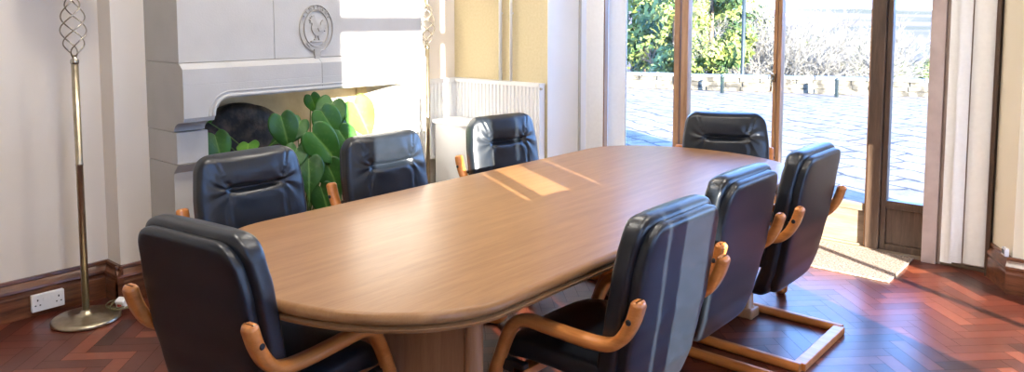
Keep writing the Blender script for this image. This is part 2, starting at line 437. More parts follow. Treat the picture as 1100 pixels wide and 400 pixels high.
# ------------------------------------------------------------------ fireplace
fp = empty('stone_fireplace', (-4.14, (YS + YE) / 2, 0))
tag(fp, 'pale dressed stone fireplace with projecting hood and carved oval crest', 'fireplace')
fx, fy = -4.14, (YS + YE) / 2
def L(mb): # shift world-coordinates mesh into fireplace frame
    mb.v = [(x - fx, y - fy, z) for x, y, z in mb.v]; return mb
XH = -3.765   # upper hood face
XLO = -3.728  # lintel face
g = .0012
def hood_profile(x_f, z0, z1): return
# upper blocks (above z 1.27), split at y 2.36
ZS = 1.275
for (a, b) in ((YS, 2.355), (2.355, YE)):
    L(MB().box(fx, XH, a + (g if a != YS else 0), b - (g if b != YE else 0), ZS + g, H - .01)).build('hood_stone', M['stone'], fp, bevel=.0015)
# chamfered ledge + lintel blocks, split at y 2.64
for (a, b) in ((YS, 2.64), (2.64, YE)):
    a_ = a + (g if a != YS else 0); b_ = b - (g if b != YE else 0)
    prof = [(fx, ZS - g), (XH, ZS - g), (XLO, ZS - .03), (XLO, 1.165), (fx, 1.165)]
    L(MB().prism(prof, 'y', a_, b_)).build('hood_ledge', M['stone'], fp, bevel=.0015)
# lintel front below ledge: straight bottom with rounded moulded drop ends
def drop(side):
    # polygon in (y,z) on the front: end corbel curving into lintel, side -1 = near (YS) end
    ye = YS if side < 0 else YE; s = 1 if side < 0 else -1
    pts = [(ye, 1.165), (ye, .995)]
    pts += [(ye + s * .16, .995)]
    cx, cz, rr = ye + s * .255, 1.0, .085
    for k in range(0, 9):
        t = rad(180 - 90 * k / 8); pts.append((cx + s * rr * math.cos(t), cz + rr * math.sin(t)))
    pts += [(2.64 - (g if s > 0 else -g), 1.085), (2.64 - (g if s > 0 else -g), 1.165)]
    return pts
for side in (-1, 1):
    L(MB().prism(drop(side), 'x', fx, XLO)).build('lintel_stone', M['stone'], fp, bevel=.002)
# roll mouldings following the opening
def moulding(off, x, r_):
    pts = []
    a, b = YS + .17 + off, YE - .17 - off
    z1 = 1.085 + .012 + (-off)
    path = [(x, YS + .155 - off, .99)]
    for k in range(0, 9):
        t = rad(180 - 90 * k / 8); path.append((x, YS + .255 + (.085 + off) * math.cos(t), 1.0 + (.085 + off) * math.sin(t)))
    path += [(x, YE - .255 + (.085 + off) * math.sin(rad(90 * k / 8)), 1.0 + (.085 + off) * math.cos(rad(90 * k / 8))) for k in range(0, 9)]
    path = path[1:] ; path = [(x, path[0][1], .997)] + path + [(x, path[-1][1], .997)]
    return MB().tube(path, r_, 8)
mm = moulding(.012, XLO - .002, .010); m2 = moulding(.035, XLO - .002, .006)
mm.add(m2.v, m2.f, True); L(mm).build('opening_moulding', M['stone'], fp)
# coved corbels, blocks and jambs
for (y0, y1) in ((YS, YS + .165), (YE - .165, YE)):
    cove = [(fx, .995), (XLO, .995)]
    for k in range(1, 9):
        t = rad(90 * k / 8); cove.append((XLO - .12 * math.sin(t) * 1.0 , .995 - .07 * (1 - math.cos(t))))
    cove = [(fx, .997), (XLO, .997), (XLO - .01, .975)] + [(XLO - .01 - .105 * math.sin(rad(90 * k / 6)), .975 - .055 * (1 - math.cos(rad(90 * k / 6)))) for k in range(1, 7)] + [(fx, .918)]
    L(MB().prism(cove, 'y', y0, y1)).build('corbel', M['stone'], fp, auto=30)
    L(MB().box(fx, -3.815, y0, y1 + .004, .75, .916)).build('capital_block', M['stone'], fp, bevel=.004)
    ch = [(fx, .748), (-3.815, .748), (-3.86, .70), (-3.86, .12), (-3.82, .08), (-3.82, 0), (fx, 0)]
    L(MB().prism(ch, 'y', y0 + .0005, y1 - .006)).build('jamb', M['stone'], fp, bevel=.003)
# hearth inside
L(MB().box(XL + .002, fx, 1.985, 3.315, 0, .03).box(fx, -3.70, YS + .17, YE - .17, 0, .03)).build('hearth_slab', M['stone'], fp, bevel=.004)
L(MB().box(XL + .002, XL + .03, 1.985, 3.315, .03, 1.17)).build('hearth_back', M['hearth'], fp)
for (a, b) in ((1.982, 2.0), (3.3, 3.318)):
    L(MB().box(XL + .03, fx + .001, a, b, .03, 1.17)).build('hearth_cheek', M['hearth'], fp)
# fireback: arched rough plate
e = empty('fireback', (-4.2, 2.36, .03)); tag(e, 'sooty black arched fireback standing inside the stone hearth', 'fireback')
n = 40; ls = []
for k, (th, sc) in enumerate(((0, .96), (.012, 1), (.05, 1), (.065, .93), (.07, .8), (.058, .6), (.062, .3), (.06, .02))):
    l = []
    for i in range(n):
        t = math.pi * i / (n - 1)
        yy = .37 * math.cos(t); zz = .56 + .41 * math.sin(t) ** .9
        if i < 1 or i > n - 2: zz = 0
        j = 1 + .02 * noise.noise(Vector((yy * 9, zz * 9, k * .6)))
        l.append((th + .012 * noise.noise(Vector((yy * 12 * sc, zz * 12 * sc, 3))), yy * sc * j, .45 + (zz - .45) * sc * j if k else zz))
    ls.append(l)
MB().loops(ls, True).build('cast_plate', M['iron'], e)

# crest -----------------------------------------------------------------
def ellipse_ring(a0, b0, a1, b1, x0, x1, n=64):
    o = [(a0 * math.cos(2 * math.pi * k / n), b0 * math.sin(2 * math.pi * k / n)) for k in range(n)]
    i = [(a1 * math.cos(2 * math.pi * k / n), b1 * math.sin(2 * math.pi * k / n)) for k in range(n)]
    ls = [[(x0, y, z) for y, z in o], [(x1, y * .985, z * .985) for y, z in o], [(x1, y * 1.015, z * 1.015) for y, z in i], [(x0, y, z) for y, z in i]]
    m = MB(); m.loops([[l[k] for l in ls] for k in range(n)], False, False, True); return m
EA, EB = .116, .140
m = ellipse_ring(EA, EB, EA - .006, EB - .006, -.002, .009)
q = ellipse_ring(EA - .030, EB - .032, EA - .035, EB - .037, -.002, .009); m.add(q.v, q.f)
q = ellipse_ring(EA - .006, EB - .006, EA - .030, EB - .032, -.002, .003); m.add(q.v, q.f)
# buckle and hanging strap end
m.prism([(-.022, -.118), (.020, -.122), (.022, -.158), (-.020, -.156)], 'x', -.002, .014)
m.prism([(-.014, -.150), (.016, -.152), (.010, -.176), (-.004, -.182), (-.018, -.172)], 'x', -.002, .011)
m.prism([(.020, -.128), (.062, -.118), (.064, -.126), (.022, -.137)], 'x', -.002, .010)
m.prism([(-.070, -.088), (-.050, -.108), (-.043, -.100), (-.063, -.080)], 'x', -.002, .012)
cr = m.build('carved_crest', M['carve'], fp, bevel=.002, loc=(XH - fx, 2.630 - fy, 1.442)); cr['label'] = 'carved oval crest with a cockerel inside a lettered belt'
# cockerel silhouette, facing left (toward smaller y)
rooster = [(-.052, .052), (-.040, .055), (-.044, .066), (-.034, .064), (-.032, .076), (-.022, .070), (-.016, .078), (-.010, .066), (-.006, .052),
           (.004, .034), (.016, .024), (.026, .020), (.030, .036), (.042, .052), (.056, .048), (.062, .034), (.056, .030), (.064, .018), (.058, .012), (.066, -.002), (.056, -.002),
           (.058, -.020), (.048, -.012), (.044, -.026), (.034, -.030), (.020, -.040), (.018, -.056), (.026, -.066), (.014, -.068), (.012, -.060), (.008, -.044), (.000, -.042), (-.004, -.056), (.004, -.068), (-.014, -.068), (-.018, -.062), (-.010, -.054), (-.010, -.040),
           (-.024, -.026), (-.034, -.006), (-.036, .010), (-.030, .024), (-.034, .034), (-.042, .030), (-.046, .036), (-.040, .044)]
rm = MB().prism(rooster, 'x', -.002, .010)
rm.lathe([(.001, -.004), (.020, 0), (.030, .006), (.034, .010)][::-1], 20, (0, 0, 0), mt=Matrix.Translation((.004, 0, -.002)) @ Matrix.Rotation(rad(-90), 4, 'Y') @ Matrix.Scale(.9, 4))
rm.prism([(.004, .004), (.026, .014), (.036, .002), (.030, -.014), (.012, -.018)], 'x', .008, .015)
rm.build('cockerel', M['carve'], cr, bevel=.002)
MB().prism([(-.040, -.070), (.036, -.070), (.038, -.080), (-.042, -.080)], 'x', -.002, .012).build('torse', M['carve'], cr, bevel=.002)
def text_mb(s, size, ext):
    c = bpy.data.curves.new('t', 'FONT'); c.body = s; c.size = size; c.extrude = ext; c.align_x = 'CENTER'; c.resolution_u = 2
    o = bpy.data.objects.new('t', c); C.objects.link(o)
    me = o.evaluated_get(bpy.context.evaluated_depsgraph_get()).to_mesh()
    vs = [tuple(v.co) for v in me.vertices]; fs = [tuple(p.vertices) for p in me.polygons]
    o.evaluated_get(bpy.context.evaluated_depsgraph_get()).to_mesh_clear(); bpy.data.objects.remove(o); bpy.data.curves.remove(c)
    return vs, fs
word = 'VIGILANS'
for k, ch in enumerate(word):
    ang = rad(146 - k * (112 / (len(word) - 1)))
    a, b = EA - .0235, EB - .024
    # text lies in plane (x->+y world? viewer looks along -x, sees +y to the right), up = z
    vs, fs = text_mb(ch, .027, .0035)
    rotp = Vector((math.cos(ang) / a, math.sin(ang) / b)).normalized(); phi = math.atan2(rotp.y, rotp.x) - math.pi / 2
    c_, s_ = math.cos(phi), math.sin(phi)
    mot = MB().add([(.0055 + z, a * math.cos(ang) + x * c_ - y * s_, b * math.sin(ang) + x * s_ + y * c_) for x, y, z in vs], fs)
    mot.build('motto_letter', M['carve'], cr)

# ------------------------------------------------------------------ radiators, pipes, cabinet
def radiator(loc, rz, w, h, label, group, ribs, valve=True):
    e = empty('radiator', loc, rz); tag(e, label, 'radiator', group)
    m = MB(); n = ribs; pts = []
    y0 = -.075
    for i in range(n):
        a = -w / 2 + w * i / n; s = w / n
        pts += [(a, y0), (a + s * .30, y0), (a + s * .42, y0 + .010), (a + s * .88, y0 + .010)]
    pts += [(w / 2, y0), (w / 2, y0 + .022), (-w / 2, y0 + .022)]
    m.prism(pts, 'z', .02, h - .025); m.box(-w / 2, w / 2, y0 - .001, y0 + .022, 0, .022); m.box(-w / 2, w / 2, y0 - .001, y0 + .022, h - .026, h - .004)
    m.build('front_panel', M['white'], e)
    MB().box(-w / 2, w / 2, -.035, -.015, 0, h - .004).build('rear_panel', M['white'], e)
    gmb = MB().box(-w / 2 - .002, w / 2 + .002, y0 - .004, y0 + .002, h - .014, h + .002).box(-w / 2 - .002, w / 2 + .002, -.014, -.008, h - .014, h + .002)
    k = int(w / .02)
    for i in range(k): x = -w / 2 + (i + .5) * w / k; gmb.box(x - .003, x + .003, y0, -.012, h - .006, h)
    gmb.build('top_grille', M['white'], e)
    for s in (-1, 1): MB().box(s * w / 2 - .002, s * w / 2 + .002, y0, -.012, 0, h).build('end_panel', M['white'], e)
    for q in (-.3, .3): MB().box(w * q, w * q + .03, -.016, 0, .08, h - .08).build('bracket', M['white'], e)
    if valve:
        MB().tube([(w / 2 - .006, y0 + .012, h - .035), (w / 2 + .016, y0 + .012, h - .035)], .009, 10).build('bleed_valve', M['brass'], e)
    return e
gr = 'white fluted panel radiators in the alcove'
radiator((-3.845, YRAD, .43), 0, .93, .605, 'long white fluted radiator under the two wall pipes on yellow wall', gr, 26)
radiator((XL, 3.93, .43), -math.pi / 2 * -1, .62, .605, 'short white fluted radiator on the side wall behind the tall lamp', gr, 16, False)
for px, lab in ((-3.795, 'white pipe rising up the yellow wall, left one of two'), (-3.690, 'white pipe rising up the yellow wall, right one of two')):
    e = empty('wall_pipe', (px, YRAD - .022, 1.04)); tag(e, lab, 'pipe', 'pipes on the yellow wall')
    MB().tube([(0, 0, 0), (0, 0, H - 1.05)], .0135 if px < -3.75 else .011, 12).build('pipe', M['white'], e)
    for q in (.5, 1.9): MB().tube([(0, .0, q), (0, .022, q)], .008, 8).build('clip', M['white'], e)
e = empty('low_cabinet', (-3.985, 4.105, 0)); tag(e, 'plain white low cabinet standing before the alcove radiators', 'cabinet')
MB().box(-.22, .22, -.115, .105, .05, .71).box(-.21, .21, -.10, .10, 0, .05).build('body', M['white'], e, bevel=.003)
MB().box(-.232, .232, -.137, .112, .71, .738).build('top', M['white'], e, bevel=.003)

# ------------------------------------------------------------------ floor lamps
def floor_lamp(loc, label):
    e = empty('floor_lamp', loc); tag(e, label, 'floor lamp', 'tall brass floor lamps')
    MB().lathe([(.150, 0), (.157, .004), (.158, .012), (.150, .021), (.135, .024), (.06, .030), (.03, .036), (.024, .05), (.018, .055)], 48).build('base', M['brass'], e)
    MB().lathe([(.0165, .05), (.0165, .78), (.0178, .782), (.0178, .792), (.0165, .794), (.0165, 1.290)], 20).build('pole', M['brass'], e)
    MB().lathe([(.0175, 1.280), (.020, 1.287), (.019, 1.300), (.010, 1.310), (.008, 1.325)], 20).build('collar', M['steel'], e)
    for k in range(4):
        pts = []; nn = 48
        for i in range(nn + 1):
            t = i / nn; z = 1.310 + .295 * t
            env = math.sin(math.pi * t) ** .55 if 0 < t < 1 else 0
            if t < .2: env *= (t / .2) ** .5
            a = 2 * math.pi * (k / 4 + t * 1.0)
            rr = .006 + .050 * env
            pts.append((rr * math.cos(a), rr * math.sin(a), z))
        MB().tube(pts, .0034, 6).build('twisted_rod', M['steel'], e)
    MB().lathe([(.008, 1.59), (.014, 1.60), (.014, 1.61), (.0165, 1.62), (.0165, 1.70), (.02, 1.705), (.02, 1.72)], 20).build('upper_stem', M['brass'], e)
    MB().lathe([(.02, 1.71), (.07, 1.73), (.12, 1.77), (.15, 1.83), (.145, 1.83), (.115, 1.775), (.065, 1.738), (.005, 1.72)], 40).build('lamp_shade', M['glassy_white'], e)
    return e
floor_lamp((-4.02, 1.42, 0), 'tall brass floor lamp with twisted cage standing by the left wall')
floor_lamp((-4.06, 3.78, 0), 'tall brass floor lamp with twisted cage beside the right end of the fireplace')

# socket, plug, cable
e = empty('wall_socket', (XL + .03, 1.325, .070)); tag(e, 'white double power socket on the dark skirting left of the lamp', 'socket')
MB().box(-.001, .026, -.075, .075, -.043, .043).build('backbox', M['plastic'], e, bevel=.004)
for s in (-1, 1):
    MB().box(.026, .029, s * .018 - .006, s * .018 + .006, .006, .026).build('switch', M['plastic'], e, bevel=.001)
    MB().box(.0255, .0268, s * .048 - .003, s * .048 + .003, .010, .020).box(.0255, .0268, s * .048 - .014, s * .048 - .007, -.014, -.008).box(.0255, .0268, s * .048 + .007, s * .048 + .014, -.014, -.008).build('pin_slots', M['hole'], e)
e = empty('power_plug', (-3.99, 1.585, .033)); tag(e, 'white plug with its coiled olive cable lying behind the lamp base', 'plug')
MB().box(-.025, .025, -.02, .02, -.005, .045, mt=Matrix.Rotation(.5, 4, 'Z') @ Matrix.Rotation(.4, 4, 'X')).build('plug_body', M['plastic'], e, bevel=.007, seg=3)
pts = []
for i in range(90):
    t = i / 89; a = t * 2 * math.pi * 3.3
    pts.append((-.02 + (.07 + .02 * math.sin(a * .37)) * math.cos(a), -.01 + .045 * math.sin(a) + .01 * math.sin(i * .3), -.028 + .02 + .018 * abs(math.sin(a * .5 + 1)) + .0 * t))
MB().tube(pts, .003, 6).build('cable', M['cable'], e)
MB().box(-.012, .012, -.004, 0, .012, .026, mt=Matrix.Rotation(.5, 4, 'Z') @ Matrix.Rotation(.4, 4, 'X') @ Matrix.Translation((0, -.0195, 0))).build('fuse_cover', M['sign'], e)

e = empty('wall_sensor', (-.612, 4.885, .20)); e.rotation_euler[2] = math.atan2(dv.y, dv.x) + math.pi
tag(e, 'small white box sitting on the skirting at the pier corner', 'sensor')
MB().box(-.025, .025, 0, .022, 0, .045).build('case', M['plastic'], e, bevel=.003)
MB().box(-.017, .017, .022, .0235, .012, .036).build('face_plate', M['pot'] if False else M['cap'], e)

# ------------------------------------------------------------------ door mat
m = MB().box(-.44, .44, -.28, .28, 0, .012)
o = m.build('door_mat', M['mat'], bevel=.004, loc=(-1.575, 4.885, 0)); tag(o, 'speckled beige door mat on the parquet before the glazed door', 'mat')

# ------------------------------------------------------------------ table
tb = empty('conference_table', (-1.97, 2.62, 0)); tag(tb, 'long oval cherry wood conference table with moulded edge', 'table')
def oval(off, n=40, a=.625, b=.45, hl=1.07):
    pts = []
    for k in range(n + 1):
        t = math.pi * k / n; pts.append(((a + off) * math.cos(t), hl + (b + off) * math.sin(t)))
    for k in range(n + 1):
        t = math.pi + math.pi * k / n; pts.append(((a + off) * math.cos(t), -hl + (b + off) * math.sin(t)))
    return pts
prof = [(-.030, .675), (-.010, .676), (-.004, .680), (-.002, .688), (-.008, .692), (-.024, .6965), (-.004, .7005), (0, .708), (-.001, .716), (-.006, .726), (-.014, .730), (-.020, .7305)]
MB().loops([[(x, y, z) for x, y in oval(o_)] for o_, z in prof], True).build('tabletop', M['table'], tb, auto=60)
for s in (-1, 1):
    pm = MB().box(-.40, .40, -.018, .018, .05, .676)
    p = pm.build('end_panel', M['tablev'], tb, loc=(0, s * 1.0, 0))
    for q in (-1, 1):
        MB().lathe([(.034, .02), (.034, .05), (.028, .06), (.028, .66), (.032, .676)], 24, (q * .425, 0, 0)).build('column', M['tablev'], p)
    MB().box(-.47, .47, -.05, .05, 0, .05).build('foot', M['tablev'], p, bevel=.012)
MB().box(-.016, .016, -.98, .98, .36, .675).build('spine_panel', M['tablev'], tb)

# ------------------------------------------------------------------ chairs
def sp(a, p): return math.copysign(abs(a) ** p, a)
def lerp_tab(tab, z):
    if z <= tab[0][0]: return tab[0][1]
    for (a, b), (c, d_) in zip(tab, tab[1:]):
        if z <= c:
            t = (z - a) / (c - a); t = t * t * (3 - 2 * t) * .35 + t * .65
            return b + (d_ - b) * t
    return tab[-1][1]
Z0, Z1 = .25, .930
XC = [(.25, .175), (.31, .135), (.40, .105), (.50, .085), (.60, .062), (.75, .038), (.90, .010), (.93, 0.004)]   # rear-surface line
HW = [(.25, .225), (.33, .236), (.45, .245), (.60, .256), (.75, .254), (.88, .238), (.93, .232)]
def halfw(z, inset=0, rc=.075):
    w = lerp_tab(HW, z) - inset
    top = Z1 - inset; bot = Z0 + inset
    for end, s in ((top, 1), (bot, -1)):
        q = (z - (end - s * rc)) * s
        if q > 0: w = w - rc + math.sqrt(max(0, rc * rc - min(q, rc) ** 2))
    return max(w, .002)
def back_mesh(inset, xoff0, xoff1, nz, na, front=True, power=.42, er=.03):
    """body between rear offset xoff0 and front offset xoff1 (front = +x)"""
    ls = []
    top, bot = Z1 - inset, Z0 + inset
    for i in range(nz + 1):
        u = i / nz; u = .5 - .5 * math.cos(math.pi * u) if False else u
        # denser near the ends
        u = u + .035 * math.sin(2 * math.pi * u) * -1
        z = bot + (top - bot) * u
        w = halfw(z, inset)
        e = 1.0
        for end, s in ((top, 1), (bot, -1)):
            q = ((z - (end - s * er)) * s) / er
            if q > 0: e = min(e, math.sqrt(max(0, 1 - min(q, 1) ** 2)))
        th = (xoff1 - xoff0) * max(e, .12); xm = lerp_tab(XC, z) + (xoff0 + xoff1) / 2
        sl = -.20
        l = []
        for k in range(na):
            t = 2 * math.pi * k / na
            y = w * sp(math.cos(t), power); f = sp(math.sin(t), power)
            x = th / 2 * f
            if front and f > .05:
                yn = y / .25
                m = max(0, min(1, (f - .05) / .6)) * e
                dsp = .016 * (1 - yn * yn)
                zc = .785 - .006 * math.cos(y * 12)                 # tuft crease
                dz = z - zc; ay = abs(y)
                inside = max(0, min(1, (.135 - ay) / .03))
                dsp -= .034 * math.exp(-(dz / .0125) ** 2) * inside
                dsp += .012 * math.exp(-((z - .86) / .05) ** 2) * max(0, 1 - (ay / .2) ** 4)
                dsp += .003 * math.exp(-((dz + .045) / .03) ** 2) * inside
                # side seams below and above the crease
                ys = .125 + .035 * max(0, -dz) / .3 + (.35 * max(0, dz) if dz > 0 else 0)
                if z > .47: dsp -= .006 * math.exp(-((ay - ys) / .0045) ** 2)
                # wrinkles fanning from the crease ends
                ex, ez = ay - .118, dz
                rr = math.hypot(ex, ez); an = math.atan2(ez, ex)
                dsp += .0078 * math.sin(an * 9 + y * 20) * math.exp(-rr / .05) * min(1, rr / .015)
                # vertical gathers under and over the crease
                if dz < 0: dsp += .0052 * math.sin(y * 118 + 3 * math.sin(y * 31)) * math.exp(dz / .10) * min(1, -dz / .02) * inside
                else: dsp += .0038 * math.sin(y * 100 + 1.3 * math.sin(y * 40)) * math.exp(-dz / .05) * min(1, dz / .02) * inside
                x += dsp * m
            l.append((xm + x, y, z))
        ls.append(l)
    return MB().loops(ls, True)
def chair():
    e = empty('conference_chair')
    bk = back_mesh(0, .018, .100, 110, 132).build('backrest', M['leather'], e)
    back_mesh(.020, -.012, .040, 60, 72, False, .35, .02).build('rear_panel', M['leather'], bk)
    # seat cushion
    ls = []
    nx = 40
    for i in range(nx + 1):
        u = i / nx; u = u - .04 * math.sin(2 * math.pi * u); x = .16 + .41 * u
        en = 1
        q = (u - .88) / .12
        if q > 0: en = math.sqrt(max(0, 1 - q * q))
        q = (.05 - u) / .05
        if q > 0: en = min(en, math.sqrt(max(0, 1 - q * q)))
        en = max(en, .1)
        w = .245 - .02 * (1 - min(1, (1 - u) / .25)) ** 2 - .012 * u
        zm = .425 - .020 * max(0, (u - .7) / .3) ** 2 * 1.5 + .012 * (1 - u)
        l = []
        for k in range(64):
            t = 2 * math.pi * k / 64
            y = w * sp(math.cos(t), .4); f = sp(math.sin(t), .4)
            zz = zm + .045 * en * f
            if f > 0:
                zz += .012 * (1 - (y / w) ** 2) * en - .004 * math.exp(-((abs(y) - .17) / .006) ** 2) * en + .0018 * math.sin(x * 90) * math.exp(-((abs(y) - .17) / .02) ** 2)
            l.append((x, y, zz))
        ls.append(l)
    MB().loops(ls, True).build('seat', M['leather'], e)
    # bent wood side frames: hooked arm, front leg, floor runner in one piece
    path = [(.018, .700), (.026, .672), (.038, .638), (.064, .592), (.098, .560), (.15, .548), (.25, .546), (.37, .550), (.430, .550), (.475, .530), (.505, .480), (.550, .37), (.605, .20), (.638, .10), (.645, .055), (.618, .020), (.565, .017), (.30, .017), (-.005, .017)]
    path = smooth_path(path, 2)
    d0 = Vector((-.008, .028)).normalized()
    path = [(path[0][0] + d0.x * .012, path[0][1] + d0.y * .012), (path[0][0] + d0.x * .008, path[0][1] + d0.y * .008)] + path
    for s in (-1, 1):
        f = MB().ribbon(path, .050, .036, s * .270, .010).build('side_frame', M['bent'], e, auto=50)
        MB().lathe([(.009, -.003), (.009, .0015), (.006, .003)], 14, mt=Matrix.Translation((.036, s * .2955, .650)) @ Matrix.Rotation(rad(-90 * s), 4, 'X')).build('bolt', M['bolt'], f)
        MB().tube([(.075, s * .235, .62), (.075, s * .252, .62)], .010, 12).build('spacer', M['bolt'], f)
    MB().box(-.022, .030, -.261, .261, .001, .033).build('rear_rail', M['bent'], e, bevel=.004)
    MB().box(.44, .49, -.262, .262, .345, .372).build('seat_rail', M['bent'], e, bevel=.003)
    for (x, y0_, y1_, z) in ((.465, .235, .262, .36),):
        for s in (-1, 1): MB().box(x - .02, x + .07, min(s * y0_, s * y1_), max(s * y0_, s * y1_), z - .01, z + .03).build('seat_bracket', M['bolt'], e, bevel=.003)
    return e
proto = chair()
G = 'black leather conference chairs around the table'
spots = [
    # x, y (of back), facing angle (deg, 0 = +X), label
    (-3.09, 1.74, 0, 'black leather armchair on the fireplace side nearest the left wall lamp'),
    (-3.04, 2.45, 0, 'black leather armchair before the potted plant, middle of the fireplace side'),
    (-3.06, 3.38, -8, 'black leather armchair with sunlit left edge, in front of the white cabinet'),
    (-2.07, 4.43, -60, 'black leather armchair at the far head of the table before the window'),
    (-2.03, .955, 98, 'black leather armchair seen from behind at the near left end of table'),
    (-1.07, 2.08, 180, 'large near black armchair seen from behind with a grey sunlit stripe'),
    (-1.14, 2.75, 180, 'black leather armchair, middle of the three on the window side'),
    (-1.12, 3.45, 180, 'black leather armchair nearest the glazed door, back turned to us'),
]
for i, (x, y, a, lab) in enumerate(spots):
    o = proto if i == 0 else copy_tree(proto)
    o.location = (x, y, 0); o.rotation_euler = (0, 0, rad(a)); tag(o, lab, 'chair', G)

# ------------------------------------------------------------------ potted plant
pl = empty('potted_plant', (-3.60, 2.62, .031)); tag(pl, 'large leafy green potted plant in front of the stone hearth', 'plant')
pl.location.x = -3.87
BX, BY, BZ = -3.87, 2.62, .031
MB().lathe([(.10, 0), (.115, .01), (.145, .20), (.155, .20), (.157, .235), (.143, .235), (.138, .20), (.01, .19)], 32).build('pot', M['pot'], pl)
MB().lathe([(.135, .195), (.08, .21), (.01, .215)], 24).build('soil', M['soil'], pl)
def leaf_mesh(size, split, seed, curl=.25):
    rr = random.Random(seed)
    # heart outline: u along midrib 0..1, half width
    nu, nv = 26, 9
    vs = []; vein = []
    K = [(0, 0), (-.09, .09), (-.13, .23), (-.02, .37), (.18, .45), (.42, .42), (.68, .27), (.90, .09), (1.2, 0)]
    def B(q):
        q *= len(K) - 1; k = min(int(q), len(K) - 2); f = q - k
        P = [K[max(0, min(len(K) - 1, k + d))] for d in (-1, 0, 1, 2)]
        return [.5 * (2 * P[1][c] + (P[2][c] - P[0][c]) * f + (2 * P[0][c] - 5 * P[1][c] + 4 * P[2][c] - P[3][c]) * f * f + (3 * P[1][c] - P[0][c] - 3 * P[2][c] + P[3][c]) * f ** 3) for c in (0, 1)]
    ph = rr.uniform(0, 6)
    for i in range(nu + 1):
        u = i / nu
        bx, by = B(u); by *= .9; mx_ = u * 1.0
        for j in range(-nv, nv + 1):
            t = j / nv; a = abs(t)
            x = mx_ * (1 - a) + bx * a; y = by * t
            z = -curl * max(0, x - .2) ** 2 + .30 * abs(y) - .55 * y * y + .014 * math.sin(u * 15 + ph + (2 if t < 0 else 0)) * a * a
            vs.append((x * size, y * size, z * size))
            v_ = math.exp(-(y / .016) ** 2) + .6 * max(0, math.sin((x - abs(y) * .8) * 34)) ** 12 * (1 - a)
            vein.append(min(1, v_))
    n = 2 * nv + 1; fs = []
    for i in range(nu):
        for j in range(n - 1): fs.append((i * n + j, i * n + j + 1, (i + 1) * n + j + 1, (i + 1) * n + j))
    return vs, fs, vein
def leaf(pos, tip, nrm, size, mat, split, seed):
    """pos = stalk joint (world), tip = direction of midrib, nrm = upper face normal"""
    X = Vector(tip).normalized(); Z = Vector(nrm); Z = (Z - X * Z.dot(X)).normalized(); Y = Z.cross(X)
    vs, fs, vein = leaf_mesh(size, split, seed)
    P = Vector(pos) - Vector((BX, BY, BZ))
    me = bpy.data.meshes.new('leaf')
    me.from_pydata([tuple(X * a + Y * b + Z * c) for a, b, c in vs], [], fs)
    me.polygons.foreach_set('use_smooth', [True] * len(fs)); me.materials.append(M[mat])
    a = me.attributes.new('vein', 'FLOAT', 'POINT'); a.data.foreach_set('value', vein)
    me.update(); o = bpy.data.objects.new('leaf', me); C.objects.link(o); o.parent = pl; o.location = P
    md = o.modifiers.new('th', 'SOLIDIFY'); md.thickness = .0012
    p0 = Vector((R.uniform(-.05, .05), R.uniform(-.05, .05), .20))
    end = P + Z * -.002
    mid = (p0 + end) / 2 + Vector((R.uniform(-.02, .02), R.uniform(-.02, .02), .12)) - Z * .04
    pts = []
    for i in range(15):
        t = i / 14; pts.append(tuple(p0 * (1 - t) ** 2 + mid * 2 * t * (1 - t) + end * t * t - o.location))
    MB().tube(pts, [.006 - .003 * i / 14 for i in range(15)], 6).build('leaf_stalk', M['stem'], o)
